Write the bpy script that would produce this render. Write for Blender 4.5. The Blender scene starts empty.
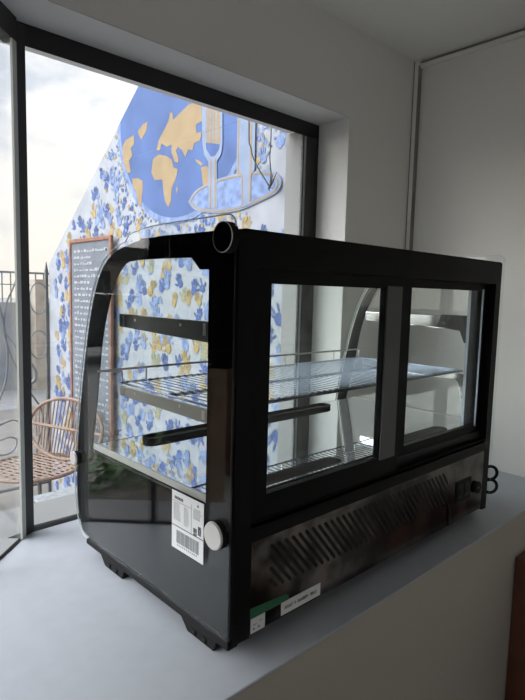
import bpy, bmesh, math, random
from math import sin, cos, pi, radians
from mathutils import Vector, Matrix, Quaternion
random.seed(7)
S = bpy.context.scene
COL = bpy.context.scene.collection

# ---------------------------------------------------------------- materials
def new_mat(name):
    m = bpy.data.materials.new(name); m.use_nodes = True
    return m, m.node_tree.nodes, m.node_tree.links

def mat(name, color, rough=.5, metal=0., spec=.5, noise=0., nscale=8., bump=0., bscale=60., coat=0.):
    m, N, L = new_mat(name)
    b = N['Principled BSDF']
    b.inputs['Base Color'].default_value = (*color, 1)
    b.inputs['Roughness'].default_value = rough
    b.inputs['Metallic'].default_value = metal
    b.inputs['Specular IOR Level'].default_value = spec
    b.inputs['Coat Weight'].default_value = coat
    tc = N.new('ShaderNodeTexCoord')
    if noise:
        n = N.new('ShaderNodeTexNoise'); n.inputs['Scale'].default_value = nscale; n.inputs['Detail'].default_value = 5
        r = N.new('ShaderNodeValToRGB')
        r.color_ramp.elements[0].position = .3; r.color_ramp.elements[1].position = .7
        r.color_ramp.elements[0].color = (*[c*(1-noise) for c in color], 1)
        r.color_ramp.elements[1].color = (*[min(1, c*(1+noise)) for c in color], 1)
        L.new(tc.outputs['Object'], n.inputs['Vector']); L.new(n.outputs['Fac'], r.inputs['Fac'])
        L.new(r.outputs['Color'], b.inputs['Base Color'])
    if bump:
        n = N.new('ShaderNodeTexNoise'); n.inputs['Scale'].default_value = bscale; n.inputs['Detail'].default_value = 4
        bp = N.new('ShaderNodeBump'); bp.inputs['Strength'].default_value = bump; bp.inputs['Distance'].default_value = .004
        L.new(tc.outputs['Object'], n.inputs['Vector']); L.new(n.outputs['Fac'], bp.inputs['Height'])
        L.new(bp.outputs['Normal'], b.inputs['Normal'])
    return m

def glass_mat(name, tint=(.96, .98, .97), f0=.04, rough=0.0, k=1.):
    m, N, L = new_mat(name)
    N.remove(N['Principled BSDF'])
    out = N['Material Output']
    t = N.new('ShaderNodeBsdfTransparent'); t.inputs[0].default_value = (*tint, 1)
    g = N.new('ShaderNodeBsdfGlossy'); g.inputs['Roughness'].default_value = rough; g.inputs[0].default_value = (1, 1, 1, 1)
    lw = N.new('ShaderNodeLayerWeight'); lw.inputs['Blend'].default_value = .5
    p = N.new('ShaderNodeMath'); p.operation = 'POWER'; p.inputs[1].default_value = 5
    mu = N.new('ShaderNodeMath'); mu.operation = 'MULTIPLY_ADD'; mu.inputs[1].default_value = (1-f0)*k; mu.inputs[2].default_value = f0*k
    mx = N.new('ShaderNodeMixShader')
    L.new(lw.outputs['Facing'], p.inputs[0]); L.new(p.outputs[0], mu.inputs[0]); L.new(mu.outputs[0], mx.inputs['Fac'])
    L.new(t.outputs[0], mx.inputs[1]); L.new(g.outputs[0], mx.inputs[2]); L.new(mx.outputs[0], out.inputs['Surface'])
    return m

def plank_mat(name, c1, c2, width=.14):
    m, N, L = new_mat(name)
    b = N['Principled BSDF']; b.inputs['Roughness'].default_value = .6
    tc = N.new('ShaderNodeTexCoord'); sx = N.new('ShaderNodeSeparateXYZ')
    L.new(tc.outputs['Object'], sx.inputs[0])
    d = N.new('ShaderNodeMath'); d.operation = 'DIVIDE'; d.inputs[1].default_value = width
    fr = N.new('ShaderNodeMath'); fr.operation = 'FRACT'
    gt = N.new('ShaderNodeMath'); gt.operation = 'GREATER_THAN'; gt.inputs[1].default_value = .93
    L.new(sx.outputs['Y'], d.inputs[0]); L.new(d.outputs[0], fr.inputs[0]); L.new(fr.outputs[0], gt.inputs[0])
    fl = N.new('ShaderNodeMath'); fl.operation = 'FLOOR'; L.new(d.outputs[0], fl.inputs[0])
    wn = N.new('ShaderNodeTexWhiteNoise'); wn.noise_dimensions = '1D'; L.new(fl.outputs[0], wn.inputs['W'])
    m1 = N.new('ShaderNodeMix'); m1.data_type = 'RGBA'
    m1.inputs['A'].default_value = (*c1, 1); m1.inputs['B'].default_value = (*c2, 1)
    L.new(wn.outputs['Value'], m1.inputs['Factor'])
    m2 = N.new('ShaderNodeMix'); m2.data_type = 'RGBA'; m2.inputs['B'].default_value = (.12, .11, .1, 1)
    L.new(gt.outputs[0], m2.inputs['Factor']); L.new(m1.outputs['Result'], m2.inputs['A'])
    L.new(m2.outputs['Result'], b.inputs['Base Color'])
    return m

def mottled_black(name, base, spot):      # mottled reflective rear plate
    m, N, L = new_mat(name)
    b = N['Principled BSDF']
    tc = N.new('ShaderNodeTexCoord'); n = N.new('ShaderNodeTexNoise'); n.inputs['Scale'].default_value = 14
    r = N.new('ShaderNodeValToRGB'); r.color_ramp.elements[0].position = .42; r.color_ramp.elements[1].position = .62
    r.color_ramp.elements[0].color = (*base, 1); r.color_ramp.elements[1].color = (*spot, 1)
    L.new(tc.outputs['Object'], n.inputs['Vector']); L.new(n.outputs['Fac'], r.inputs[0]); L.new(r.outputs[0], b.inputs['Base Color'])
    b.inputs['Metallic'].default_value = .9; b.inputs['Roughness'].default_value = .16
    return m

M = {}
M['wall'] = mat('wall_paint', (.77, .765, .74), .85, bump=.25, bscale=90)
M['ceil'] = mat('ceiling_paint', (.82, .82, .80), .9, bump=.1)
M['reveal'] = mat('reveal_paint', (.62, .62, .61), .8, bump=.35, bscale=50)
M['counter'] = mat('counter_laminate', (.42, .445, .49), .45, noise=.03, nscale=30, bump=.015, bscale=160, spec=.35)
M['trim'] = mat('trim_grey', (.22, .22, .21), .6)
M['floor'] = plank_mat('floor_boards', (.12, .075, .05), (.16, .10, .07))
M['front'] = mat('counter_front_paint', (.46, .44, .40), .8, bump=.15, bscale=90)
M['frame'] = mat('anthracite_frame', (.013, .012, .014), .45)
M['bead'] = mat('aluminium_bead', (.52, .53, .50), .5)
M['beadglint'] = mat('bead_highlight', (.40, .41, .43), .4)
M['black'] = mat('black_frame_paint', (.0035, .0035, .004), .45, spec=.12)
M['frit'] = mat('black_enamel_glass', (.0025, .0025, .003), .03, spec=.2)
M['sideglass'] = glass_mat('side_sheet_glass', (.97, .98, .98), .035, k=.6)
M['cap'] = mat('brushed_cap', (.62, .61, .59), .4, .45)
M['housing'] = mat('black_housing', (.005, .005, .007), .35, spec=.2)
M['rubber'] = mat('black_rubber', (.006, .006, .007), .6, spec=.2)
M['steel'] = mat('polished_steel', (.80, .80, .79), .07, 1., bump=.04, bscale=5)
M['deck'] = mat('mirror_steel_deck', (.72, .75, .78), .02, 1., bump=.03, bscale=7)
M['satin'] = mat('satin_steel', (.72, .70, .68), .32, 1.)
M['bracket'] = mat('bracket_steel', (.20, .205, .19), .25, .6)
M['bracketlight'] = mat('pale_bracket_steel', (.42, .41, .37), .35, .4)
M['chrome'] = mat('chrome_wire', (.20, .225, .27), .25, 1.)
M['glass'] = glass_mat('clear_glass', k=.7)
M['window'] = glass_mat('window_glass', (.97, .98, .98), .035)
M['edge'] = mat('glass_edge', (.66, .72, .70), .25)
M['rearplate'] = mottled_black('rear_plate', (.03, .028, .028), (.16, .14, .13))
M['dark'] = mat('dark_void', (.003, .003, .003), .7)
M['grip'] = mat('grey_profile', (.10, .105, .11), .35, .6)
M['alu'] = mat('light_profile', (.30, .34, .40), .35, .5)
M['paper'] = mat('paper_label', (.70, .72, .74), .6)
M['ink'] = mat('printed_ink', (.07, .07, .08), .7)
M['inkgrey'] = mat('printed_grey', (.22, .23, .25), .7)
M['green'] = mat('green_sticker', (.01, .13, .055), .5)
M['mural0'] = mat('mural_ground', (.285, .305, .345), .85, noise=.14, nscale=7)
M['mblue'] = mat('mural_blue', (.055, .095, .25), .85, noise=.3, nscale=20)
M['mpale'] = mat('mural_pale_blue', (.15, .21, .38), .85, noise=.35, nscale=25)
M['mglobe'] = mat('mural_globe_blue', (.062, .11, .265), .85, noise=.2, nscale=6)
M['mochre'] = mat('mural_ochre', (.30, .225, .10), .85, noise=.2, nscale=20)
M['mland'] = mat('mural_land', (.27, .20, .115), .85, noise=.1, nscale=12)
M['mwhite'] = mat('mural_white', (.185, .235, .34), .85, noise=.12, nscale=12)
M['mgreen'] = mat('mural_olive', (.24, .245, .16), .85)
M['wood'] = mat('rust_wood', (.20, .095, .062), .75, noise=.35, nscale=18)
M['slate'] = mat('slate_board', (.12, .135, .165), .8, noise=.2, nscale=8)
M['chalk'] = mat('chalk', (.30, .32, .35), .9)
M['rattan'] = mat('rattan_cane', (.21, .14, .105), .6, noise=.25, nscale=40)
M['iron'] = mat('wrought_iron', (.10, .105, .11), .5)
M['greyiron'] = mat('grey_painted_iron', (.17, .18, .19), .5)
M['galv'] = mat('galvanised_sheet', (.24, .255, .27), .4, noise=.3, nscale=60)
M['patio'] = plank_mat('patio_boards', (.13, .12, .11), (.18, .165, .15), .15)
M['road'] = mat('road_asphalt', (.22, .22, .22), .9, noise=.1)
M['concrete'] = mat('concrete_block', (.25, .26, .27), .9, noise=.1, nscale=3)
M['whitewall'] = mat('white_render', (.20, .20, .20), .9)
M['stone'] = mat('dull_stone', (.36, .32, .28), .9, noise=.15)
M['leaf'] = mat('leaf_green', (.10, .21, .05), .5, noise=.4, nscale=10)
M['post'] = mat('pine_post', (.30, .20, .13), .6, noise=.2)
M['carpaint'] = mat('dark_car_paint', (.02, .025, .03), .25, coat=.6)
M['carglass'] = mat('car_window', (.03, .035, .04), .05)
M['cabinet'] = mat('red_brown_wood', (.10, .035, .02), .5, noise=.3, nscale=12)
M['vine'] = mat('dry_twig', (.05, .045, .03), .8)
M['blind'] = mat('black_blind', (.01, .01, .011), .9)

# ---------------------------------------------------------------- mesh helpers
class MB:
    def __init__(s): s.v = []; s.f = []; s.m = []
    def add(s, vs, fs, mi=0):
        o = len(s.v); s.v += [tuple(v) for v in vs]
        for f in fs: s.f.append([i+o for i in f]); s.m.append(mi)
        return s
    def box(s, x0, x1, y0, y1, z0, z1, mi=0):
        vs = [(x0,y0,z0),(x1,y0,z0),(x1,y1,z0),(x0,y1,z0),(x0,y0,z1),(x1,y0,z1),(x1,y1,z1),(x0,y1,z1)]
        return s.add(vs, [(0,3,2,1),(4,5,6,7),(0,1,5,4),(1,2,6,5),(2,3,7,6),(3,0,4,7)], mi)
    def prism(s, poly, axis, a, b, mi=0):
        # poly of 2D points extruded along axis; x: (y,z); y: (x,z); z: (x,y)
        def P(p, t): return {'x': (t, p[0], p[1]), 'y': (p[0], t, p[1]), 'z': (p[0], p[1], t)}[axis]
        n = len(poly)
        vs = [P(p, a) for p in poly] + [P(p, b) for p in poly]
        fs = [tuple(range(n))[::-1], tuple(range(n, 2*n))] + [(i, (i+1) % n, n+(i+1) % n, n+i) for i in range(n)]
        return s.add(vs, fs, mi)
    def tube(s, pts, r, n=8, mi=0, closed=False, flat=1.):
        pts = [Vector(p) for p in pts]; k = len(pts)
        prev = None; rings = []
        for i, p in enumerate(pts):
            if closed: t = pts[(i+1) % k]-pts[i-1]
            else: t = pts[min(i+1, k-1)]-pts[max(i-1, 0)]
            t.normalize()
            if prev is None:
                u = t.orthogonal().normalized()
            else:
                u = (prev - t*prev.dot(t)).normalized()
            prev = u; w = t.cross(u)
            rr = r[i] if isinstance(r, (list, tuple)) else r
            rings.append([p+(u*cos(a)+w*sin(a)*flat)*rr for a in [2*pi*j/n for j in range(n)]])
        vs = [v for R in rings for v in R]; fs = []
        for i in range(k if closed else k-1):
            for j in range(n):
                a, b = i*n, ((i+1) % k)*n
                fs.append((a+j, a+(j+1) % n, b+(j+1) % n, b+j))
        if not closed: fs += [tuple(range(n))[::-1], tuple(range((k-1)*n, k*n))]
        return s.add(vs, fs, mi)
    def cyl(s, p0, p1, r, n=24, mi=0, r1=None):
        return s.tube([p0, p1], [r, r if r1 is None else r1], n, mi)
    def build(s, name, mats, parent=None, smooth=False, bevel=0., recalc=True):
        me = bpy.data.meshes.new(name)
        me.from_pydata(s.v, [], s.f)
        if not isinstance(mats, (list, tuple)): mats = [mats]
        for m in mats: me.materials.append(M[m] if isinstance(m, str) else m)
        for p, mi in zip(me.polygons, s.m): p.material_index = mi; p.use_smooth = smooth
        if recalc:
            bm = bmesh.new(); bm.from_mesh(me); bmesh.ops.recalc_face_normals(bm, faces=bm.faces); bm.to_mesh(me); bm.free()
        o = bpy.data.objects.new(name, me); COL.objects.link(o)
        if parent: o.parent = parent
        if bevel:
            b = o.modifiers.new('bevel', 'BEVEL'); b.width = bevel; b.segments = 2; b.limit_method = 'ANGLE'; b.angle_limit = radians(40)
        if smooth:
            try: me.set_sharp_from_angle(angle=radians(40))
            except Exception: pass
        return o

def holed(poly, holes, axis, a, b):
    """slab of a polygon with holes"""
    bm = bmesh.new(); edges = []
    def P(p, t): return {'x': (t, p[0], p[1]), 'y': (p[0], t, p[1]), 'z': (p[0], p[1], t)}[axis]
    for lp in [poly]+holes:
        vs = [bm.verts.new(P(p, a)) for p in lp]
        edges += [bm.edges.new((vs[i], vs[(i+1) % len(vs)])) for i in range(len(vs))]
    r = bmesh.ops.triangle_fill(bm, edges=edges, use_beauty=True)
    faces = [g for g in r['geom'] if isinstance(g, bmesh.types.BMFace)]
    e = bmesh.ops.extrude_face_region(bm, geom=faces)
    d = b-a; vec = {'x': (d,0,0), 'y': (0,d,0), 'z': (0,0,d)}[axis]
    bmesh.ops.translate(bm, vec=vec, verts=[g for g in e['geom'] if isinstance(g, bmesh.types.BMVert)])
    mb = MB(); bm.verts.index_update()
    mb.v = [tuple(v.co) for v in bm.verts]; mb.f = [[v.index for v in f.verts] for f in bm.faces]; mb.m = [0]*len(mb.f)
    bm.free(); return mb

def tag(o, label=None, cat=None, group=None, kind=None):
    if label: o['label'] = label
    if cat: o['category'] = cat
    if group: o['group'] = group
    if kind: o['kind'] = kind
    return o
def thing(name, loc, label, cat, group=None):
    o = bpy.data.objects.new(name, None); COL.objects.link(o); o.location = loc; o.empty_display_size = .05
    tag(o, label, cat, group); return o
def struct(o, label=None): return tag(o, label=label, kind='structure')
def shift(mb, p):
    mb.v = [(v[0]-p[0], v[1]-p[1], v[2]-p[2]) for v in mb.v]; return mb
def catmull(pts, n=6):
    out = []
    P = [pts[0]]+list(pts)+[pts[-1]]
    for i in range(1, len(P)-2):
        a, b, c, d = [Vector(q) for q in P[i-1:i+3]]
        for k in range(n):
            t = k/n
            out.append(tuple(.5*((2*b)+(c-a)*t+(2*a-5*b+4*c-d)*t*t+(3*b-a-3*c+d)*t*t*t)))
    out.append(tuple(pts[-1])); return out

CZ = -.03          # counter top
FL = -.90          # floor and outside ground

# ---------------------------------------------------------------- the room
YI, YW = .5706, .7055            # inner wall plane, window plane
ZC, ZT = 1.468, 1.18             # ceiling, soffit
XR = 1.372
q = math.sqrt(.5)
BP = Vector((-.0777, .6898)); BD = Vector((-q, -q)); BN = Vector((-q, q))   # bay: corner, along, outward
def bay(s, o=0.): p = BP+BD*s+BN*o; return (p.x, p.y)
BEND = 1.55
bx, by = bay(BEND, -.104)        # inner end of the bay wall
WXL = bx

# header above the windows, main part and bay part
o = MB().prism([(-.0497, YI), (XR+.1, YI), (XR+.1, .86), (-.15, .86)], 'z', ZT, ZC+.1).build('wall_front', 'wall'); struct(o)
MB().box(.975, XR+.1, YI, .86, FL, ZT).build('wall_front_pier', 'wall'); struct(bpy.data.objects['wall_front_pier'])
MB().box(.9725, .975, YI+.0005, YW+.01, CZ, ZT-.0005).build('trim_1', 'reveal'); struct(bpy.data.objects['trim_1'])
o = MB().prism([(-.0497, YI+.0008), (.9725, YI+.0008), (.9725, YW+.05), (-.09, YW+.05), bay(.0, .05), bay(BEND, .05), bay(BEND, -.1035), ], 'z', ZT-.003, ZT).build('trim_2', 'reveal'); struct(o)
o = MB().prism([(-.0497, YI), (-.15, .86), bay(BEND, .2), bay(BEND, -.104)], 'z', ZT, ZC+.1).build('wall_left', 'wall'); struct(o)
# below the sill
o = MB().prism([(-.07, .70), bay(0, 0), bay(BEND, 0), bay(BEND, .14), (-.14, .86), (.975, .86), (.975, .70)], 'z', FL, CZ-.045).build('wall_low', 'wall'); struct(o)
# outer ledge, white
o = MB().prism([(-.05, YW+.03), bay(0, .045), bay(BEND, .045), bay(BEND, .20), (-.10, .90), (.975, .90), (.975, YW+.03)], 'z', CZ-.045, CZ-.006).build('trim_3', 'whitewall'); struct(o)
# counter
CE = -.0545
cpoly = [(-.11, CE), (XR, CE), (XR, YI), (.975, YI), (.975, YW+.02), bay(-.02, .0), bay(BEND, 0.0), (BEND*-q-.11-.02, CE-BEND*q-.0)]
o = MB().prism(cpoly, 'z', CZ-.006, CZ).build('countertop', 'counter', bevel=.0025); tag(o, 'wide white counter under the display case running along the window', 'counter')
cf = [(-.108, CE+.001), (XR, CE+.001), (XR, CE+.12), (-.16, CE+.12), (-.16-1.0, CE-1.0+.12), (-.108-1.0, CE+.001-1.0)]
o = MB().prism(cf, 'z', FL, CZ-.006).build('wall_counter_front', 'front'); struct(o)
# ceiling, floor, other walls
WX, BYY = -2.2, -3.2
o = MB().box(WX-.1, XR+.1, BYY-.1, .86, ZC, ZC+.1).build('ceiling', 'ceil'); struct(o)
o = MB().box(WX-.1, XR+.1, BYY-.1, .86, FL-.1, FL).build('floor', 'floor'); struct(o)
o = MB().box(XR, XR+.1, BYY, YI, FL, ZC).build('wall_right', 'wall'); struct(o)
o = MB().box(WX, XR, BYY-.1, BYY, FL, ZC).build('wall_back', 'wall'); struct(o)
# return wall between the bay end and the west side
o = MB().box(WX, bx, by-.05, by+.1, FL, ZC).build('wall_left_return', 'wall'); struct(o)
# unseen west wall; its large window is added for interior fill light
wy0, wy1, wz0, wz1 = -2.7, -.80, -.05, 1.25
o = holed([(BYY, FL), (by-.05, FL), (by-.05, ZC), (BYY, ZC)], [[(wy0, wz0), (wy1, wz0), (wy1, wz1), (wy0, wz1)]], 'x', WX-.1, WX).build('wall_west', 'wall'); struct(o)
w = holed([(wy0, wz0), (wy1, wz0), (wy1, wz1), (wy0, wz1)], [[(wy0+.06, wz0+.06), (wy1-.06, wz0+.06), (wy1-.06, wz1-.06), (wy0+.06, wz1-.06)]], 'x', WX-.08, WX-.02).build('window_fill', 'frame'); struct(w)
o = MB().box(WX-.055, WX-.049, wy0+.055, wy1-.055, wz0+.055, wz1-.055).build('pane', 'window', w)

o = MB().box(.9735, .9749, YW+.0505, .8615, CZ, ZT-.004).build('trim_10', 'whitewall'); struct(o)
# corner strips on the right wall
o = MB().box(XR-.0225, XR, YI-.020, YI-.0042, CZ, ZC-.0).build('trim_4', 'wall'); struct(o)
o = MB().box(XR-.0228, XR-.001, YI-.0225, YI-.0202, CZ, ZC-.02).build('trim_5', 'trim'); struct(o)
o = MB().box(XR-.016, XR, BYY, YI-.024, ZC-.026, ZC-.012).build('trim_6', 'wall'); struct(o)
o = MB().box(XR-.008, XR, BYY, YI-.024, ZC-.012, ZC-.0005).build('trim_7', 'trim'); struct(o)
o = MB().box(XR-.0235, XR-.020, YI-.004, YI-.0003, CZ, ZC-.002).build('trim_8', 'trim'); struct(o)

# main window: stepped dark frame, bead with painted highlight, pane
fx0, fx1 = -.053, .975
gx0, gx1, gz0, gz1 = -.053, .893, CZ+.012, 1.122
w = MB()
w.prism([(YW, 1.127), (YW+.05, 1.1475), (YW+.05, ZT-.003), (YW-.0, ZT-.003)], 'x', fx0-.02, .9725)     # head
w.prism([(.910, YW), (.9725, YW), (.9725, YW+.05), (.955, YW+.05), (.915, YW+.014)], 'z', CZ, 1.14)
w.box(.8945, .9005, YW+.003, YW+.013, CZ, 1.14)
w = w.build('window_1', 'frame', bevel=.0015); struct(w)
MB().box(.9005, .9105, YW+.004, YW+.013, CZ, 1.13).build('bead', 'beadglint', w)  # pale colour stands in for the outer reveal mirrored along the bead
MB().box(gx0, .893, YW+.012, YW+.05, CZ-.005, CZ+.010).build('bottom_rail', 'whitewall', w)
MB().box(gx0-.0, .8945, YW+.006, YW+.012, CZ+.009, 1.14).build('pane', 'window', w)
# corner post
p = MB().prism([(-.0777, .6898), (-.052, .7055), (-.052, .722), bay(0, .009)], 'z', CZ, 1.17).build('window_post', 'frame'); struct(p)
# bay window
def bay_box(mb, s0, s1, o0, o1, z0, z1): return mb.prism([bay(s0, o0), bay(s1, o0), bay(s1, o1), bay(s0, o1)], 'z', z0, z1)
b = MB()
bay_box(b, -.005, BEND, 0, .03, 1.123, ZT-.003)
bay_box(b, .186, .198, 0, .03, CZ, .40)
bay_box(b, .176, .225, 0, .03, .385, 1.127)
bay_box(b, .198, BEND, 0, .03, .385, .43)
bay_box(b, BEND-.05, BEND, 0, .05, CZ, 1.127)
w2 = b.build('window_2', 'frame'); struct(w2)
bb = bay_box(MB(), .0, .020, -.001, .004, CZ, 1.123).build('bead', 'bead', w2)
bay_box(MB(), .027, BEND-.05, .005, .045, CZ-.005, CZ+.006).build('bottom_rail', 'whitewall', w2)
bay_box(MB(), .0, .187, .0044, .0084, CZ+.005, 1.13).build('pane', 'window', w2)
bay_box(MB(), .197, BEND-.049, .022, .028, CZ+.005, .39).build('pane', 'window', w2)
# black blind drawn behind the second bay pane
o = bay_box(MB(), .226, BEND-.052, .016, .022, .43, 1.126).build('roller_blind', 'blind'); tag(o, 'black roller blind drawn down over the upper bay window', 'blind')
# brown cabinet standing at the counter front, right
cb = thing('wooden_cabinet', (1.2, -.25, FL), 'red-brown wooden cabinet standing against the counter front at far right', 'cabinet')
shift(MB().box(1.018, 1.36, -.42, CE-.001, FL, -.155), (1.2, -.25, FL)).build('body', 'cabinet', cb, bevel=.004)
shift(MB().box(1.03, 1.35, -.44, -.42, FL+.06, -.17), (1.2, -.25, FL)).build('door', 'cabinet', cb, bevel=.003)

# ---------------------------------------------------------------- the display case
L_, D_, H_ = .927, .527, .675
case = thing('display_case', (L_/2, .27, CZ),
  'black countertop display fridge with curved glass front and rear sliding doors, on the white counter', 'display case')
def cpart(mb, name, m, parent=None, **k):
    o0 = (L_/2, .27, CZ)
    o = shift(mb, o0).build(name, m, parent or case, **k); return o
# outer profile of the glass side panels (y,z)
arc = catmull([(.255, .681), (.312, .672), (.382, .654), (.434, .617), (.472, .554), (.502, .466), (.535, .327), (.553, .230), (.560, .135), (.556, .075), (.543, .042), (.530, .022)], 5)
def rnd(cx, cy, r, a0, a1, n=5): return [(cx+r*cos(a0+(a1-a0)*i/n), cy+r*sin(a0+(a1-a0)*i/n)) for i in range(n+1)]
outer = [(-.0025, .013)] + rnd(.0165, .674, .019, pi, pi/2) + arc[0:]
outer = [(-.003, .014)] + rnd(.016, .676, .019, pi, pi/2) + [(.2, .6935)] + [(y, z+.010) for y, z in arc[:6]] + arc[6:-1] + [(.518, .014), (.50, .013)]
# enamel band: slightly smaller outline with the clear viewing hole
farc = [(y-.0035, z-.003-.006*max(0, 1-i/14)) for i, (y, z) in enumerate(arc)]
fouter = [(.003, .016), (.003, .672)] + [(.2, .674)] + farc[1:-1] + [(.508, .016)]
inner = [(.0655, .218), (.0655, .613), (.090, .613), (.114, .633)] + catmull([(.21, .634), (.31, .632), (.345, .620), (.375, .592), (.397, .555), (.430, .470), (.455, .337), (.482, .223)], 4) + [(.470, .218)]
def side_panel(x0, sgn, lab, inner=inner):
    g = cpart(MB().prism(outer, 'x', x0, x0+sgn*.005), 'side_panel', 'sideglass')
    g['label'] = lab
    cpart(holed(fouter, [inner], 'x', x0+sgn*.0055, x0+sgn*.0085), 'enamel_border', 'frit', case)
    cpart(MB().tube([(x0+sgn*.010, y-.010, z-.006) for y, z in arc[4:-4]], .0022, 6), 'edge_line', 'cap', case, smooth=True)  # pale tube added to draw the bright line of the sheet edge
    # bright polished edge following the sheet
    e = [(x0+sgn*.0025, y, z) for y, z in outer[1:]]
    cpart(MB().tube(e, .0012, 6), 'polished_edge', 'edge', case, smooth=True)
    return g
def discs(x0, sgn, caps):
    for (y, z, r, face) in caps:
        c = cpart(MB().cyl((x0+sgn*.005, y, z), (x0-sgn*.006, y, z), r, 40), 'standoff_knob', 'rubber', smooth=True)
        f = cpart(MB().cyl((x0-sgn*.006, y, z), (x0-sgn*.0095, y, z), r*.99, 40, r1=r*.93), 'cap_face', face, smooth=True)
        f.parent = c; f.location = (0, 0, 0)
        if face == 'frit':
            ring = cpart(MB().tube([(x0-sgn*.0090, y+r*.97*cos(a), z+r*.97*sin(a)) for a in [2*pi*i/40 for i in range(40)]], .0008, 6, closed=True), 'cap_ring', 'satin', smooth=True)
            ring.parent = c
side_panel(-.012, 1, 'clear glass side sheet nearest the camera')
side_panel(L_+.012, -1, 'clear glass side sheet by the right wall', [(y+(.026 if y > .3 else 0), z+(.006 if z > .5 else 0)) for y, z in inner])
discs(-.012, 1, [(.0150, .660, .0235, 'frit'), (.028, .186, .0235, 'cap'), (.545, .190, .016, 'cap')])
discs(L_+.012, -1, [(.040, .655, .020, 'frit'), (.048, .188, .020, 'cap'), (.545, .187, .021, 'cap')])

# base housing
XA, XB = -.0035, L_+.0035
cpart(MB().prism([(.016, .001), (.500, .001), (.520, .03), (.535, .12), (.525, .222), (.016, .222)], 'x', XA, XB), 'base_housing', 'housing', bevel=.003)
# rails and feet
for sx in (-1, 1):
    x0, x1 = ((-.006, .016) if sx < 0 else (L_-.016, L_+.006))
    cpart(MB().prism([(.002, -.006), (.512, -.006), (.512, .004), (.50, .012), (.002, .012)], 'x', x0, x1), 'base_rail', 'rubber', bevel=.0015)
    for y0 in (.045, .355):
        f = MB().prism([(y0, -.0298), (y0+.075, -.0298), (y0+.100, -.006), (y0-.010, -.006)], 'x', x0+.004, x1+.01)
        f.box(x0+.001, x0+.006, y0+.018, y0+.03, -.026, -.016).box(x0+.001, x0+.006, y0+.048, y0+.06, -.026, -.016)
        cpart(f, 'foot', 'rubber', bevel=.002)
# rear frame with its door opening
hole = [(.037, .197), (.897, .197), (.897, .617), (.037, .617)]
rf = holed([(0, .166), (L_, .166), (L_, .672), (.915, H_), (.012, H_), (0, .672)], [hole], 'y', 0, .036)
rf.box(0, .040, .0, .020, 0, .166); rf.box(.899, L_, 0, .020, 0, .166)
cpart(rf, 'rear_frame', 'black')
cpart(MB().box(.0, L_, .053, .285, .650, .6745), 'top_panel', 'black', bevel=.002)
# lower rear steel plate with slanted slots
pl = MB().box(.0405, .8985, .001, .012, .004, .1655)
rp = cpart(pl, 'rear_plate', 'rearplate')
vx0, vx1, vz0, vz1 = .088, .699, .070, .146
vg = MB(); sl = .066; stp = .0178; wd = .0033
k = -5
while vx0+k*stp < vx1:
    xs = vx0+k*stp; x_a, z_a, x_b, z_b = xs, vz1, xs+sl, vz0
    if x_a < vx0: t = (vx0-x_a)/sl; x_a, z_a = vx0, vz1+(vz0-vz1)*t
    if x_b > vx1: t = (vx1-x_a)/(x_b-x_a); z_b = z_a+(z_b-z_a)*t; x_b = vx1
    if x_b-x_a > .008:
        d = Vector((x_b-x_a, z_b-z_a)).normalized(); nn = Vector((-d.y, d.x))*wd
        A = Vector((x_a, z_a)); B = Vector((x_b, z_b)); poly = []
        for i in range(5):
            a = math.pi/2+math.pi*i/4; poly.append(tuple(A+d*cos(a)*wd+nn.normalized()*sin(a)*wd))
        for i in range(5):
            a = -math.pi/2+math.pi*i/4; poly.append(tuple(B+d*cos(a)*wd+nn.normalized()*sin(a)*wd))
        vg.prism(poly, 'y', .0002, .0035)
    k += 1
o = cpart(vg, 'vent_slots', 'dark', rp); o.parent = rp; o.location = (0, 0, 0)
cable = MB().tube(catmull([(.706, -.001, .062), (.714, -.002, .045), (.716, -.001, .015), (.716, .001, .004)], 5), .0025, 6)
cpart(cable, 'plate_seam', 'dark', case)
so = cpart(MB().box(.745, .825, -.002, .002, .054, .110), 'power_socket', 'rubber', bevel=.004)
g = MB()
for sx in (.752, .786): g.box(sx, sx+.026, -.0035, -.0015, .064, .100)
for sx in (.757, .766, .791, .800): g.box(sx, sx+.003, -.0045, -.003, .072, .092, 0)
o = cpart(g, 'switch_rocker', 'housing'); o.parent = so; o.location = (0, 0, 0)
kn = cpart(MB().cyl((.858, .002, .073), (.858, -.007, .073), .016, 32), 'thermostat_knob', 'rubber', smooth=True)
o = cpart(MB().cyl((.858, -.007, .073), (.858, -.008, .073), .003, 12), 'knob_screw', 'grip'); o.parent = kn; o.location = (0, 0, 0)
# power cord looping behind the right end
lp_ = lambda cx, cy, cz, r, a: (cx+r*cos(a)*.727, cy-r*cos(a)*.687, cz+r*sin(a))
pc = [(.929, .09, .07), (.945, .05, .09)] + [lp_(.960, .008, .088, .019, radians(150-24*k)) for k in range(12)] + [lp_(.960, .006, .050, .019, radians(110-24*k)) for k in range(13)] + [(.95, .04, .0), (.955, .10, -.0235), (.955, .18, -.0247), (.95, .35, -.0247)]
cpart(MB().tube(catmull(pc, 6), .0045, 8), 'power_cord', 'rubber', smooth=True)
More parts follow.
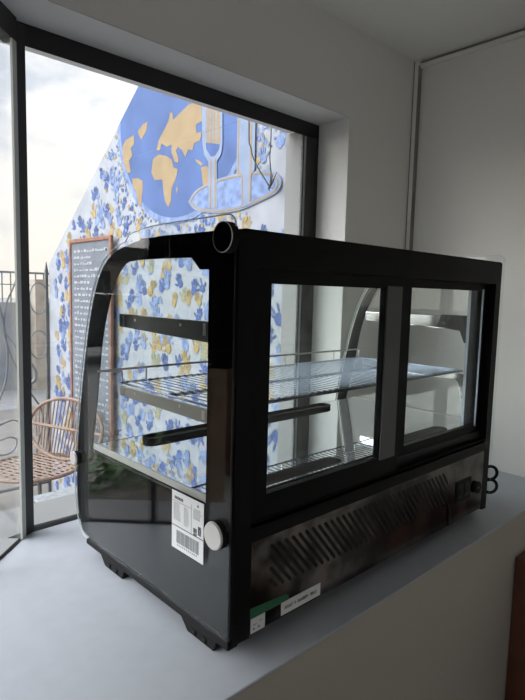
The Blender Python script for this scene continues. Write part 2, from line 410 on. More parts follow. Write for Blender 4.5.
# sliding doors
def door(x0, x1, gx0, gx1, y0, y1, glz0, glz1):
    t = cpart(holed([(x0, .1975), (x1, .1975), (x1, .6168), (x0, .6168)], [[(gx0, glz0), (gx1, glz0), (gx1, glz1), (gx0, glz1)]], 'y', y0, y1), 'sliding_door', 'black')
    p = cpart(MB().box(gx0-.004, gx1+.004, (y0+y1)/2-.002, (y0+y1)/2+.002, glz0-.004, glz1+.004), 'glass_pane', 'glass'); p.parent = t; p.location = (0, 0, 0)
    return t
d1 = door(.040, .470, .0735, .395, .003, .016, .241, .593)
o = cpart(MB().box(.398, .452, -.0005, .0035, .236, .598), 'grip_strip', 'grip'); o.parent = d1; o['label'] = 'grey grip strip'
d2 = door(.452, .894, .5206, .862, .020, .033, .2405, .598)
o = cpart(MB().box(.8625, .866, .016, .0205, .236, .602), 'grip_strip', 'alu'); o.parent = d2; o['label'] = 'thin light metal strip'
# rear door track lips
cpart(MB().box(.037, .897, .0, .003, .190, .199), 'door_track', 'black')
# interior corner profile at right (bluish grey aluminium)
cpart(MB().box(.872, .912, .054, .062, .236, .640), 'corner_profile', 'alu')
cpart(MB().box(.010, .030, .054, .060, .236, .640), 'corner_profile', 'black')
# curved front glass
fg_o = [(.262, .668)] + [(y-.014, z-.012) for y, z in arc[3:-8]] + [(.530, .16)]
fg_i = [(y-.005, z-.003) for y, z in fg_o][::-1]
cpart(MB().prism(fg_o+fg_i, 'x', .0, L_), 'front_glass', 'glass')
# black printed band across the top of the front glass is part of the top panel edge
cpart(MB().prism([(.285, .650), (.300, .652), (.300, .658), (.285, .6735)], 'x', .0, L_), 'top_trim', 'black')
# mirror deck with air slots
sl_poly = lambda y0, y1, x0, x1: rnd(x0+(y1-y0)/2, (y0+y1)/2, (y1-y0)/2, pi*1.5, pi*.5, 8) + rnd(x1-(y1-y0)/2, (y0+y1)/2, (y1-y0)/2, pi*.5, -pi*.5, 8)
SLOTS = [(.405, .445, .095, .735), (.045, .080, .095, .335), (.045, .080, .50, .775)]
dk = holed([(.001, .034), (L_-.001, .034), (L_-.001, .470), (.001, .470)], [sl_poly(a_, b_, c_, d_) for a_, b_, c_, d_ in SLOTS], 'z', .2245, .2365)
cpart(dk, 'deck', 'deck')
cpart(MB().box(-.0032, .0008, .034, .478, .2245, .2367), 'deck_edge', 'cap')
cpart(MB().box(L_-.0008, L_+.0032, .034, .478, .2245, .2367), 'deck_edge', 'cap')
fs = MB()
for q_, (y0, y1, x0, x1) in enumerate(SLOTS):
    P = sl_poly(y0, y1, x0, x1)
    fs = holed(sl_poly(y0-.003, y1+.003, x0-.003, x1+.003), [P], 'z', .2367, .2378 if q_ else .2455)
    cpart(MB().prism(P, 'z', .2225, .2245), 'air_slot_shade', 'dark')  # black plate standing in for the shade inside the slot
    cpart(fs, 'air_slot_rim', 'rubber')
# shelf brackets
def bracket(x0, x1, z0, z1, drop, bm_='bracket'):
    b = MB().prism([(.105, z0-drop), (.415, z0), (.415, z1), (.105, z1), ], 'x', x0, x1)
    o = cpart(b, 'shelf_bracket', bm_, bevel=.001)
    c = MB(); xs = x0-.0008 if x0 < .4 else x1-.002
    for yy in (.118, .398):
        k = cpart(MB().box(xs, xs+.0028, yy-.004, yy+.004, z0+.002, z1-.004), 'slot_tab', 'satin'); k.parent = o; k.location = (0, 0, 0)
    for yy in (.19, .35):
        k = cpart(MB().cyl((xs, yy, (z0+z1)/2+.003), (xs+.0028, yy, (z0+z1)/2+.003), .003, 10), 'rivet', 'satin'); k.parent = o; k.location = (0, 0, 0)
bracket(.026, .030, .500, .527, .010)
bracket(.026, .030, .352, .374, .004, 'bracketlight')
bracket(.897, .901, .500, .527, .010, 'steel')
bracket(.897, .901, .352, .374, .004, 'steel')
cpart(MB().prism([(.062, .530), (.150, .530), (.162, .494), (.092, .487), (.078, .455), (.062, .452)], 'x', .894, .8965), 'bracket_cover', 'housing')
cpart(MB().prism([(.060, .365), (.105, .372), (.105, .352), (.088, .345), (.078, .30), (.062, .295), (.068, .345)], 'x', .893, .900), 'shelf_hook', 'steel')
# chrome wire shelf
ws = MB(); zs = .378; SX0, SX1, SY0, SY1 = .036, .892, .075, .425
nw = 45
for i in range(nw):
    x = SX0+.012+(SX1-SX0-.024)*i/(nw-1)
    ws.tube([(x, SY0, zs+.003), (x, SY1-.01, zs+.003), (x, SY1, zs+.001)], .0012, 6)
shelf = cpart(ws, 'wire_shelf', 'chrome', smooth=True)
wf = MB()
for y in (SY0, SY0+.012, .235, .245, SY1): wf.cyl((SX0, y, zs-.001), (SX1, y, zs-.001), .0024, 8)
for x in (SX0, SX1): wf.cyl((x, SY0, zs-.001), (x, SY1, zs-.001), .0024, 8)
o = cpart(wf, 'shelf_rim', 'chrome', smooth=True); o.parent = shelf; o.location = (0, 0, 0)
fn = MB().tube(catmull([(SX0+.004, SY1+.003, zs), (SX0+.004, SY1+.003, zs+.022), (SX0+.010, SY1+.003, zs+.028), (SX1-.010, SY1+.003, zs+.028), (SX1-.004, SY1+.003, zs+.022), (SX1-.004, SY1+.003, zs)], 3), .0026, 8)
for x in (.52-.42, .33, .545, .76): fn.cyl((x, SY1+.003, zs-.001), (x, SY1+.003, zs+.028), .002, 6)
o = cpart(fn, 'guard_rail', 'satin', smooth=True); o.parent = shelf; o.location = (0, 0, 0)

# information label on the side sheet
lx = -.0122
lab = cpart(MB().box(lx-.0006, lx, .0621, .1549, .1212, .2267), 'information_label', 'paper')
lab['label'] = 'white information label with a barcode'
ink = MB()
def ln(y0, y1, z, h=.0012): ink.box(lx-.0009, lx-.0005, min(y0, y1), max(y0, y1), z, z+h)
def Y(t): return .1549-.0928*t      # left to right as seen
def Z(t): return .2267-.1055*t
ln(Y(0), Y(1), Z(.605), .0014)
ln(Y(.63), Y(.6345), Z(.60), .053)
ln(Y(.03), Y(.63), Z(.175), .0006)
for k in range(6): ink.box(lx-.0009, lx-.0005, Y(.09+k*.048+.034), Y(.09+k*.048), Z(.135), Z(.085))
random.seed(3)
def words(t0, t1, tz, h, dens=.02):
    t = t0
    while t < t1:
        w_ = random.uniform(.02, .07); e = min(t+w_, t1)
        ink.box(lx-.0009, lx-.0005, Y(e), Y(t), Z(tz)-h, Z(tz)); t = e+dens
for k in range(9): words(.07, random.uniform(.2, .30), .205+k*.034, .0013)
for k in range(9): words(.40, random.uniform(.48, .56), .215+k*.036, .0013)
ink.prism([(Y(.80), Z(.10)), (Y(.86), Z(.10)), (Y(.83), Z(.05))], 'x', lx-.0009, lx-.0005)
for k in range(6): words(.70, random.uniform(.86, .94), .15+k*.03, .0012)
words(.70, .80, .47, .008, .01); words(.84, .93, .41, .005, .01); words(.84, .93, .46, .005, .01); words(.84, .93, .51, .005, .01); words(.70, .80, .555, .005, .01)
o = cpart(ink, 'print', 'ink'); o.parent = lab; o.location = (0, 0, 0)
ink = MB(); t = .16
while t < .86:
    w_ = random.choice([.008, .012, .018]); ink.box(lx-.0009, lx-.0005, Y(t+w_), Y(t), Z(.885), Z(.665)); t += w_+random.choice([.007, .010, .016])
for t in [.18+.06*i for i in range(11)]: ink.box(lx-.0009, lx-.0005, Y(t+.025), Y(t), Z(.935), Z(.905))
o = cpart(ink, 'barcode', 'inkgrey'); o.parent = lab; o.location = (0, 0, 0)
# stickers on the rear plate
o = cpart(MB().prism([(.0406, .031), (.134, .031), (.134, .040), (.125, .044), (.0406, .050)], 'y', .0003, .001), 'green_sticker', 'green', case)
st = cpart(MB().box(.0425, .0755, .0, .001, .0045, .0305), 'rating_sticker', 'paper')
ink = MB(); ink.prism([(.058, .010), (.064, .010), (.061, .015)], 'y', -.0004, .0001); ink.box(.047, .052, -.0004, .0001, .010, .013); ink.box(.047, .056, -.0004, .0001, .018, .019); ink.box(.062, .070, -.0004, .0001, .021, .022)
o = cpart(ink, 'print', 'inkgrey'); o.parent = st; o.location = (0, 0, 0)
st = cpart(MB().box(.1155, .221, .0, .001, .0072, .0315), 'caution_sticker', 'paper')
ink = MB(); x = .124; random.seed(11)
for wlen in (5, 1, 7, 4):
    for k in range(wlen):
        ink.box(x, x+.0009, -.0004, .0001, .0165, .0225)
        if random.random() < .7: ink.box(x, x+.0032, -.0004, .0001, random.choice([.0165, .0190, .0215]), random.choice([.0178, .0203, .0225])+.0003)
        if random.random() < .6: ink.box(x+.0025, x+.0033, -.0004, .0001, .0165, .0225)
        x += .0044
    x += .004
o = cpart(ink, 'print', 'inkgrey'); o.parent = st; o.location = (0, 0, 0)

# ---------------------------------------------------------------- outside
o = MB().box(-14, 30, .86, 6.2, FL-.1, FL).build('ground_patio', 'patio'); struct(o)
o = MB().box(-14, WX-.12, -12, .86, FL-.1, FL).build('ground_side', 'patio'); struct(o)
o = MB().box(-60, 60, 6.2, 80, FL-.12, FL-.02).build('ground_road', 'road'); struct(o)
# wall carrying the mural
XM = 1.0
top = [(3.19, .742), (1.977, 1.644), (.87, 2.46)]
gw = MB().prism([(.87, FL), (3.19, FL)] + top, 'x', XM, XM+.22).build('wall_outside', 'mural0'); struct(gw)
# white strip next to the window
o = MB().box(XM-.004, XM, .8705, .892, FL, 2.3).build('trim_9', 'whitewall'); struct(o)

LAND = {
'africa': [(1.84, 1.243), (1.786, 1.257), (1.715, 1.237), (1.67, 1.214), (1.655, 1.174), (1.617, 1.16), (1.633, 1.122), (1.668, 1.078), (1.676, 1.013), (1.697, 0.99), (1.727, 1.018), (1.744, 1.079), (1.753, 1.13), (1.823, 1.136), (1.855, 1.178)],
'asia': [(1.808, 1.28), (1.787, 1.326), (1.732, 1.374), (1.702, 1.4), (1.688, 1.438), (1.667, 1.433), (1.661, 1.398), (1.601, 1.419), (1.546, 1.438), (1.44, 1.45), (1.43, 1.345), (1.477, 1.339), (1.471, 1.3), (1.43, 1.3), (1.442, 1.264), (1.489, 1.258), (1.501, 1.229), (1.534, 1.239), (1.556, 1.207), (1.584, 1.243), (1.618, 1.264), (1.635, 1.251), (1.612, 1.204), (1.617, 1.189), (1.646, 1.2), (1.676, 1.25), (1.671, 1.285), (1.716, 1.281), (1.762, 1.306), (1.777, 1.275)],
'namerica': [(2.153, 1.356), (2.116, 1.386), (2.026, 1.396), (2.026, 1.352), (2.061, 1.331), (2.043, 1.293), (2.08, 1.272), (2.061, 1.206), (2.098, 1.211), (2.142, 1.272)],
'green': [(1.991, 1.407), (1.94, 1.432), (1.89, 1.438), (1.906, 1.391), (1.956, 1.357)],
'samerica': [(2.043, 1.171), (1.99, 1.17), (1.938, 1.145), (1.938, 1.11), (1.955, 1.015), (1.979, 1.026), (2.008, 1.101), (2.043, 1.132)],
'aus': [(1.434, 1.142), (1.395, 1.144), (1.365, 1.124), (1.368, 1.065), (1.404, 0.993), (1.425, 1.102)],
'sea': [(1.479, 1.187), (1.447, 1.174), (1.416, 1.154), (1.434, 1.15), (1.468, 1.17)],
'mad': [(1.633, 1.074), (1.615, 1.08), (1.624, 1.045)]}
MM = ['mural0', 'mblue', 'mpale', 'mglobe', 'mochre', 'mland', 'mwhite', 'mgreen']
mu = MB()
layer = [0]
def decal(poly, lay, mi):
    """thin coat of paint: a fan of triangles standing proud of the wall"""
    x = XM-.0008-.0012*lay
    bm = bmesh.new()
    vs = [bm.verts.new((x, a, b)) for a, b in poly]
    es = [bm.edges.new((vs[i], vs[(i+1) % len(vs)])) for i in range(len(vs))]
    bmesh.ops.triangle_fill(bm, edges=es, use_beauty=True)
    bm.verts.index_update()
    mu.add([tuple(v.co) for v in bm.verts], [tuple(v.index for v in f.verts) for f in bm.faces], mi); bm.free()
def ztop(y): return .742+(3.19-y)*(1.644-.742)/(3.19-1.977)
GC, GR = (1.62, 1.49), .585
def clipw(P):
    d = lambda p: ztop(p[0])-.004-p[1]
    out = []
    for a, b in zip(P, P[1:]+P[:1]):
        da, db = d(a), d(b)
        if da >= 0: out.append(a)
        if (da >= 0) != (db >= 0): t = da/(da-db); out.append((a[0]+(b[0]-a[0])*t, a[1]+(b[1]-a[1])*t))
    return out
def ingl(y, z, m=0.): return math.hypot(y-GC[0], z-GC[1]) < GR+m
# sponge dabs around the globe
random.seed(21)
for _ in range(1500):
    a = random.uniform(0, 2*pi); r = GR+random.gauss(.03, .09)
    y, z = GC[0]+r*cos(a), GC[1]+r*sin(a)
    if r < GR-.03 or z > ztop(y)-.02 or y < .93 or y > 3.1 or z > 2.1: continue
    s_ = random.uniform(.005, .014)
    decal([(y+s_*cos(t+a)*random.uniform(.7, 1.2), z+s_*sin(t+a)*random.uniform(.7, 1.2)) for t in [2*pi*i/6 for i in range(6)]], random.uniform(.1, 2.4), random.choice([2, 2, 2, 1, 4, 6]))
# hand prints
def hand(y, z, s, ang, flip, mi, lay):
    ca, sa = cos(ang), sin(ang)
    def T(p): u, v = p[0]*flip*s, p[1]*s; return (y+u*ca-v*sa, z+u*sa+v*ca)
    palm = [(-.36, -.42), (-.18, -.52), (.2, -.5), (.38, -.3), (.40, .1), (.30, .30), (0, .36), (-.32, .28), (-.42, 0)]
    decal([T(p) for p in palm], lay, mi)
    for (bx_, by_, an, ln_, w_) in ((-.32, .34, 14, .55, .10), (-.10, .42, 4, .70, .11), (.13, .42, -5, .66, .11), (.34, .30, -16, .50, .09), (-.48, -.05, 55, .50, .12)):
        if random.random() < .06: continue
        a = radians(an); d = Vector((-sin(a), cos(a))); n_ = Vector((d.y, -d.x))*w_
        b_ = Vector((bx_, by_)); t_ = b_+d*ln_
        decal([T(v) for v in (b_-n_*.8, b_+n_*.8, t_+n_-d*.08, t_+n_*.5+d*.03, t_-n_*.5+d*.03, t_-n_-d*.08)], lay, mi)
cells = []
y = .93
while y < 3.14:
    z = FL+.1
    while z < 2.3:
        cells.append((y+random.uniform(-.04, .04), z+random.uniform(-.04, .04))); z += .088
    y += .084
random.shuffle(cells)
for (y, z) in cells:
    if z > ztop(y)-.08 or ingl(y, z, .08) or y > 3.10: continue
    if y < 1.5 and .88 < z < 1.12 and y < 1.53: continue
    s_ = random.uniform(.040, .062)
    hand(y, z, s_, random.gauss(0, .55), random.choice([-1, 1]), random.choice([1, 1, 1, 2, 2, 4, 4, 7 if random.random() < .4 else 2]), random.uniform(.2, 2.4))
# globe
decal(clipw([(GC[0]+GR*cos(t), GC[1]+GR*sin(t)) for t in [2*pi*i/72 for i in range(72)]]), 3, 2)
decal(clipw([(GC[0]+(GR-.03)*cos(t), GC[1]+(GR-.03)*sin(t)) for t in [2*pi*i/72 for i in range(72)]]), 3.4, 3)
for k_, P in LAND.items(): decal(P, 4.2, 5)
# plate, fork and knife
plate = catmull([(1.529, 0.998), (1.477, 1.042), (1.377, 1.065), (1.282, 1.076), (1.141, 1.079), (0.995, 1.066), (0.926, 1.039), (0.91, 1.001), (0.946, 0.97), (1.038, 0.948), (1.136, 0.928), (1.241, 0.924), (1.374, 0.935), (1.476, 0.956), (1.529, .998)], 3)[:-1]
decal(plate, 5, 6)
pcx, pcz = 1.215, 1.0
decal([(pcx+(a-pcx)*.88, pcz+(b-pcz)*.78) for a, b in plate], 5.6, 2)
def stroke(pts, w_, lay, mi):
    for a, b in zip(pts[:-1], pts[1:]):
        A, B = Vector(a), Vector(b); d = (B-A)
        if d.length < 1e-5: continue
        n_ = Vector((-d.y, d.x)).normalized()*w_/2
        decal([tuple(A-n_), tuple(A+n_), tuple(B+n_), tuple(B-n_)], lay, mi)
ring = [(pcx+(a-pcx)*.93, pcz+(b-pcz)*.87) for a, b in plate]
stroke(ring+[ring[0]], .006, 6.2, 5)
fork = [(1.43, 2.0), (1.43, 1.408), (1.421, 1.242), (1.406, 1.192), (1.376, 1.158), (1.37, 0.953), (1.307, 0.952), (1.316, 1.149), (1.285, 1.178), (1.277, 1.222), (1.281, 1.357), (1.281, 2.0)]
decal(fork, 6.6, 6)
decal([(1.395, 1.243), (1.296, 1.22), (1.3, 1.198), (1.332, 1.175), (1.357, 1.178), (1.39, 1.213)], 7.2, 1)
decal([(1.405, 1.6), (1.299, 1.6), (1.296, 1.225), (1.395, 1.243)], 7.2, 5)
for yy in (1.32, 1.342, 1.364, 1.386): stroke([(yy, 1.6), (yy-.002, 1.245)], .007, 7.8, 6)
stroke([(1.358, 1.165), (1.356, .955)], .009, 7.2, 5); stroke([(1.327, 1.165), (1.322, .955)], .009, 7.2, 5)
decal([(1.186, 2.0), (1.179, 1.084), (1.150, 1.07), (1.137, .935), (1.088, .945), (1.090, 1.06), (1.066, 1.079), (1.073, 1.9)], 6.6, 6)
stroke([(1.179, 1.9), (1.170, 1.09), (1.144, 1.063), (1.137, 0.947)], .008, 7.2, 5)
stroke([(1.094, 1.9), (1.091, 1.078), (1.09, 0.959)], .010, 7.2, 5)
mur = mu.build('mural', MM, gw, recalc=False)
mur['label'] = 'painted mural of hand prints, a globe, a fork and a knife over a plate'
# hanging dry twig in front of the wall
tw = MB()
tw.tube(catmull([(XM-.05, 1.063, 2.3), (XM-.05, 1.060, 1.3), (XM-.05, 1.045, 1.155), (XM-.05, 1.011, 1.085), (XM-.05, .934, .992)], 5), .003, 6)
tw.tube(catmull([(XM-.05, .930, 2.3), (XM-.05, .930, 1.25), (XM-.05, .934, 1.105), (XM-.05, .925, 1.033), (XM-.05, .934, .973)], 5), .0025, 6)
for a in range(7): tw.tube([(XM-.05, .93, .985), (XM-.05+random.uniform(-.02, .02), .93+random.uniform(-.035, .035), .985+random.uniform(-.03, .06))], [.003, .001], 5)
o = tw.build('hanging_twig', 'vine', smooth=True); tag(o, 'thin dark dry twig hanging on two strings in front of the painted plate', 'twig')

# menu board leaning on the mural wall
mb_ = thing('menu_board', (XM-.05, 2.49, -.42), 'dark chalk menu board with a rust-coloured wooden frame leaning on the mural wall', 'menu board')
def bpart(mb, name, m, parent=None, **k): return shift(mb, (XM-.05, 2.49, -.42)).build(name, m, parent or mb_, **k)
bx0, bx1 = XM-.045, XM-.025
fr = holed([(2.215, -.42), (2.765, -.42), (2.765, .885), (2.215, .885)], [[(2.24, -.392), (2.74, -.392), (2.74, .858), (2.24, .858)]], 'x', bx0, bx1)
bpart(fr, 'frame', 'wood', bevel=.006)
ck = MB().box(bx0+.008, bx1-.004, 2.238, 2.742, -.394, .860); random.seed(5)
for r_ in range(30):
    z = .80-r_*.038; yy = 2.70
    end = random.uniform(2.32, 2.5) if r_ % 4 else 2.3
    while yy > end:
        w_ = random.uniform(.012, .04)
        ck.box(bx0+.0065, bx0+.0082, yy-w_, yy, z, z+random.uniform(.008, .018), 1); yy -= w_+random.uniform(.006, .02)
    ck.box(bx0+.0065, bx0+.0082, 2.262, 2.29, z, z+.012, 1)
bpart(ck, 'slate', ['slate', 'chalk'])

# rattan chair
RC = Vector((.60, 2.45, FL))
ch = thing('rattan_chair', RC, 'brown rattan chair with a fan-shaped back standing by the mural wall', 'chair'); ch.rotation_euler.z = radians(20)
def hoop(c, ax, bx_, ra, rb, n=40, a0=0., a1=2*pi, closed=True):
    return [tuple(Vector(c)+Vector(ax)*ra*cos(a0+(a1-a0)*i/n)+Vector(bx_)*rb*sin(a0+(a1-a0)*i/n)) for i in range(n if closed else n+1)]
def rpart(mb, name, m, **k): return mb.build(name, m, ch, smooth=True, **k)
rpart(MB().tube(hoop((0, 0, .46), (1, 0, 0), (0, 1, 0), .25, .25), .011, 8, closed=True), 'seat_rim', 'rattan')
sw = MB()
for i in range(-6, 7):
    t_ = i/7; h = .25*math.sqrt(1-t_*t_)
    sw.tube([(.25*t_, -h, .46), (.25*t_, h, .46)], .005, 5)
for i in range(-3, 4):
    t_ = i/4; h = .25*math.sqrt(1-t_*t_)
    sw.tube([(-h, .25*t_, .455), (h, .25*t_, .455)], .005, 5)
rpart(sw, 'seat_weave', 'rattan')
bc = Vector((.225, .0, .635)); tilt = Vector((.25, 0, .97)).normalized()
rpart(MB().tube(hoop(bc, (0, 1, 0), tilt, .30, .18), .011, 8, closed=True), 'back_hoop', 'rattan')
rpart(MB().tube([tuple(bc+Vector((0, -.30, 0))), tuple(bc+Vector((0, .30, 0)))], .010, 8), 'back_rail', 'rattan')
bw = MB()
for i in range(-9, 10):
    t_ = i/10; h = .18*math.sqrt(1-t_*t_); y0 = .30*t_
    bw.tube([tuple(bc+Vector((0, y0*.8, 0))-tilt*h*.95), tuple(bc+Vector((0, y0, 0))+tilt*h)], .0042, 5)
rpart(bw, 'back_spindles', 'rattan')
for sx, sy in ((-1, -1), (-1, 1), (1, -1), (1, 1)):
    rpart(MB().tube([(sx*.17, sy*.16, .46), (sx*.22, sy*.21, 0)], .012, 8), 'leg', 'iron')

# galvanised table outside the window
T0 = Vector((.48, 1.19, FL)); tb = thing('metal_table', T0, 'low galvanised metal table just outside the window', 'table')
shift(MB().box(.168, .80, 1.055, 1.335, -.19, -.18), T0).build('tabletop', 'galv', tb, bevel=.003)
shift(MB().box(.172, .796, 1.06, 1.33, -.215, -.19), T0).build('apron', 'iron', tb)
for sx in (.185, .78):
    for sy in (1.075, 1.315): shift(MB().box(sx-.012, sx+.012, sy-.012, sy+.012, FL, -.21), T0).build('leg', 'iron', tb)

# wrought-iron gate and railing beyond the patio
GY = 3.21
gt = thing('iron_railing', (0, GY, FL), 'grey wrought-iron railing with scrolls and circles at the end of the mural wall', 'railing')
def gp(mb, name, m, **k): return shift(mb, (0, GY, FL)).build(name, m, gt, smooth=True, **k)
gp(MB().box(.980, .999, GY-.01, GY+.01, FL, .70).prism([(.980, .70), (.999, .70), (.989, .76)], 'y', GY-.008, GY+.008), 'post', 'iron')
for x in (-.42, -1.84): gp(MB().box(x-.02, x, GY-.012, GY+.012, FL, .70), 'post', 'iron')
gp(MB().cyl((-1.84, GY, -.82), (.98, GY, -.82), .012, 6), 'rail', 'iron')
def circ(cx, cz, ra, rb, a0=0, a1=2*pi, n=30): return [(cx+ra*cos(a0+(a1-a0)*i/n), GY, cz+rb*sin(a0+(a1-a0)*i/n)) for i in range(n+1)]
def mirr(P, cx, off): return [(2*cx-p[0]+off, GY, p[1]) for p in P]
CX = .30
S1 = [(.835, .76), (.812, .708), (.763, .572), (.716, .458), (.699, .29), (.728, .154), (.784, -.001), (.85, -.13), (.93, -.26), (.95, -.346), (.941, -.418), (.90, -.60), (.93, -.82)]
S2 = [(.60, .64), (.642, .556), (.677, .438), (.703, .29), (.718, .121), (.704, -.049), (.649, -.215), (.60, -.40), (.62, -.82)]
S3 = [(.699, .29), (.765, .18), (.827, .115), (.873, .050), (.903, -.011), (.895, -.07), (.86, -.09)]
LP = [(.58, -.44), (.633, -.37), (.685, -.345), (.751, -.332), (.80, -.37)]
L3 = [(.60, -.47), (.66, -.46), (.72, -.448), (.765, -.475), (.745, -.54), (.68, -.566), (.61, -.54), (.60, -.47)]
for k in range(2):
    sh = -1.42*k
    for flip in (0, 1):
        T = (lambda P: [((2*CX-x if flip else x)+sh, GY, z) for x, z in P])
        X = (lambda x: (2*CX-x if flip else x)+sh)
        gp(MB().tube(circ(X(.934), .505, .062, .108), .0045, 6), 'scroll', 'greyiron')
        gp(MB().tube(circ(X(.930), .182, .062, .098), .0045, 6), 'scroll', 'greyiron')
        gp(MB().tube(catmull(T(S1), 6), .006, 6), 'scroll', 'iron')
        gp(MB().tube(catmull(T(S2), 6), .0065, 6), 'scroll', 'iron')
        gp(MB().tube(catmull(T(S3), 6), [.006+.008*i/36 for i in range(37)], 6), 'scroll', 'greyiron')
        gp(MB().tube(catmull(T(LP), 6), .006, 6), 'scroll', 'iron')
        gp(MB().tube(catmull(T(L3), 6), .007, 6), 'scroll', 'greyiron')

# block wall with a bar fence beyond the road edge
o = MB().box(-3, 6.5, 7.6, 7.85, FL-.02, .36).build('block_wall', 'concrete'); tag(o, 'low grey concrete block wall far behind the iron railing', 'wall')
bf = thing('bar_fence', (1.5, 7.72, .36), 'thin metal bar fence standing on the far grey block wall', 'fence')
fb = MB()
for i in range(80): fb.box(-4.4+i*.12, -4.384+i*.12, -.008, .008, 0, .44)
fb.build('bars', 'greyiron', bf)
MB().box(-4.45, 5.15, -.012, .012, .42, .45).build('rail', 'greyiron', bf); MB().box(-4.45, 5.15, -.012, .012, .25, .265).build('rail', 'greyiron', bf)
pst = MB().box(2.50, 2.68, 7.40, 7.59, FL-.02, .70).build('brick_pillar', 'stone'); tag(pst, 'brown-grey masonry pillar in front of the far bar fence', 'pillar')

# things mirrored in the side glass: street side to the left
pb = thing('planter_box', (-1.0, 2.2, FL), 'long stone planter full of green leaves on the left of the patio', 'planter')
PBx = (-1.9, -.75, 2.55, 2.95)
bxm = MB().box(-.45, .75, -.2, .2, 0, .35); bxm.build('box', 'stone', pb, bevel=.01)
lf = MB(); random.seed(9)
for i in range(420):
    p = Vector((random.uniform(-.42, .7), random.uniform(-.17, .17), random.uniform(.33, .53)))
    a = random.uniform(0, 2*pi); d = Vector((cos(a), sin(a), random.uniform(-.2, .9))).normalized(); L2 = random.uniform(.06, .15); n_ = d.cross(Vector((0, 0, 1))).normalized()*L2*.17
    lf.add([tuple(p), tuple(p+d*L2*.5+n_), tuple(p+d*L2), tuple(p+d*L2*.5-n_)], [(0, 1, 2, 3)])
fo = lf.build('foliage', 'leaf', pb, recalc=False); fo['kind'] = 'stuff'
o = MB().box(-1.60, -1.48, 1.93, 2.05, FL, .45).box(-1.60, -1.48, 1.90, 1.93, FL, -.75).build('wooden_post', 'post'); tag(o, 'pale pine post standing on the left of the patio', 'post')
o = MB()
for k in range(9): o.box(-3.6, -2.20, 2.60, 2.64, FL+.02+.13*k, FL+.14+.13*k)
for x in (-3.5, -2.9, -2.3): o.box(x, x+.06, 2.64, 2.70, FL, .29)
tag(o.build('timber_screen', 'cabinet'), 'dark brown timber slat screen behind the pine post', 'screen')
o = MB().box(-6, -2.0, 3.8, 3.95, FL, -.28).build('kerb_wall', 'whitewall'); tag(o, 'low white rendered wall bordering the left side of the patio', 'wall')
hs = thing('seaside_house', (-11, 19, FL), 'pale one-storey house with a dark flat roof across the street', 'house')
MB().box(-9, 7, 0, 4, 0, 2.6).build('body', 'stone', hs); MB().box(-9.2, 7.2, -.3, 4.2, 2.6, 3.15).build('roof', 'carpaint', hs)
for i in range(5): MB().box(-7.5+i*2.9, -6.3+i*2.9, -.03, .02, 1.0, 2.2).build('window', 'carglass', hs)
# parked car
cr = thing('parked_car', (-5.0, 10.2, FL), 'dark parked car on the road left of the patio', 'car')
body = [(-2.1, .35), (-2.1, .75), (-1.9, .92), (-1.2, .98), (-.75, 1.38), (.75, 1.42), (1.45, 1.0), (2.05, .90), (2.15, .6), (2.12, .33)]
MB().prism(body, 'y', -.82, .82).build('body', 'carpaint', cr, bevel=.08)
MB().prism([(-1.05, 1.0), (-.70, 1.33), (.68, 1.36), (1.25, 1.02)], 'y', -.835, .835).build('side_window', 'carglass', cr)
for x in (-1.35, 1.35):
    for sy in (-1, 1): MB().cyl((x, sy*.66, .32), (x, sy*.86, .32), .32, 24).build('wheel', 'rubber', cr)

# ---------------------------------------------------------------- sky
W = bpy.data.worlds.new('World'); S.world = W; W.use_nodes = True
N, Lk = W.node_tree.nodes, W.node_tree.links
bg = N['Background']
tc = N.new('ShaderNodeTexCoord')
def math_(op, a, b=None, c=None):
    n = N.new('ShaderNodeMath'); n.operation = op
    for i, v in enumerate((a, b, c)):
        if v is None: continue
        if isinstance(v, (int, float)): n.inputs[i].default_value = v
        else: Lk.new(v, n.inputs[i])
    return n.outputs[0]
sep = N.new('ShaderNodeSeparateXYZ'); Lk.new(tc.outputs['Generated'], sep.inputs[0])
mp = N.new('ShaderNodeMapping'); mp.inputs['Scale'].default_value = (1, 1, 1.8); mp.inputs['Location'].default_value = (.35, .1, .2)
Lk.new(tc.outputs['Generated'], mp.inputs[0])
no = N.new('ShaderNodeTexNoise'); no.inputs['Scale'].default_value = 4.6; no.inputs['Detail'].default_value = 7; no.inputs['Roughness'].default_value = .52
Lk.new(mp.outputs[0], no.inputs['Vector'])
cr_ = N.new('ShaderNodeValToRGB'); e = cr_.color_ramp.elements
e[0].position = .42; e[0].color = (.70, .745, .83, 1); e[1].position = .53; e[1].color = (1.05, 1.04, 1.03, 1)
Lk.new(no.outputs['Fac'], cr_.inputs[0])
hz = N.new('ShaderNodeValToRGB'); h = hz.color_ramp.elements     # warm haze near the horizon
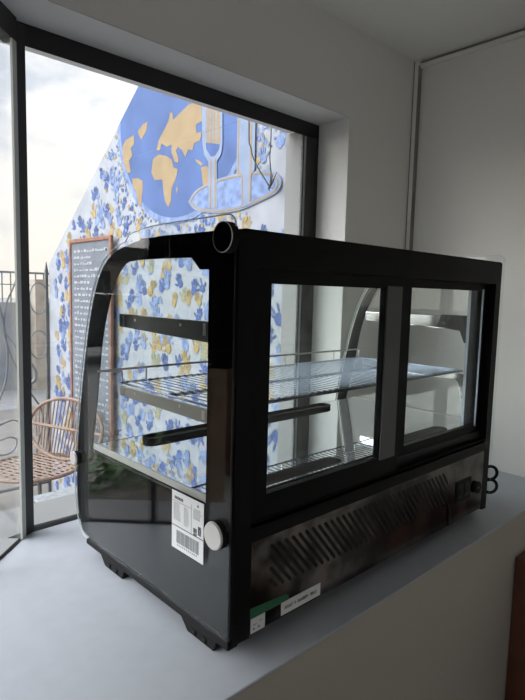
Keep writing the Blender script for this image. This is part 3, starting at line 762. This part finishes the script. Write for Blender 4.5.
h[0].position = 0.0; h[0].color = (1, 1, 1, 1); h[1].position = .32; h[1].color = (0, 0, 0, 1)
Lk.new(sep.outputs['Z'], hz.inputs[0])
mx = N.new('ShaderNodeMix'); mx.data_type = 'RGBA'; mx.inputs['B'].default_value = (1.02, .94, .84, 1)
Lk.new(hz.outputs[0], mx.inputs['Factor']); Lk.new(cr_.outputs[0], mx.inputs['A'])
# bright veil where the sun stands behind the cloud
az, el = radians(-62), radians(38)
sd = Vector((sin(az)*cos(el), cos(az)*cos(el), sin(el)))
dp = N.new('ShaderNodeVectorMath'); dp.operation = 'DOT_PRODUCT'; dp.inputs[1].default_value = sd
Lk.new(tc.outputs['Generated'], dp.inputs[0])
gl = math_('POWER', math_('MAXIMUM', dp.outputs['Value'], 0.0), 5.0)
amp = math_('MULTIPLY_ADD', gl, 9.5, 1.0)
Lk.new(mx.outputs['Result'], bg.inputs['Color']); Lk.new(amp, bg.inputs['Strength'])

# ---------------------------------------------------------------- camera
cp = Vector((-.546810, -.634728, .576681)); yaw, pit, rol, f = .757538, .103028, .025125, 545.607
F = Vector((sin(yaw)*cos(pit), cos(yaw)*cos(pit), -sin(pit)))
R0 = Vector((cos(yaw), -sin(yaw), 0)); U0 = R0.cross(F)
R = R0*cos(rol)+U0*sin(rol); U = -R0*sin(rol)+U0*cos(rol)
cam = bpy.data.cameras.new('camera'); co = bpy.data.objects.new('camera', cam); COL.objects.link(co)
co.matrix_world = Matrix(((R.x, U.x, -F.x, cp.x), (R.y, U.y, -F.y, cp.y), (R.z, U.z, -F.z, cp.z), (0, 0, 0, 1)))
cam.sensor_fit = 'AUTO'; cam.sensor_width = 36; cam.lens = f*36/700; cam.clip_start = .02; cam.clip_end = 300
S.camera = co
S.view_settings.view_transform = 'Standard'; S.view_settings.look = 'None'; S.view_settings.gamma = 1
S.view_settings.use_curve_mapping = False; S.view_settings.exposure = .2
S.cycles.max_bounces = 14; S.cycles.transparent_max_bounces = 32; S.cycles.glossy_bounces = 8; S.cycles.diffuse_bounces = 6
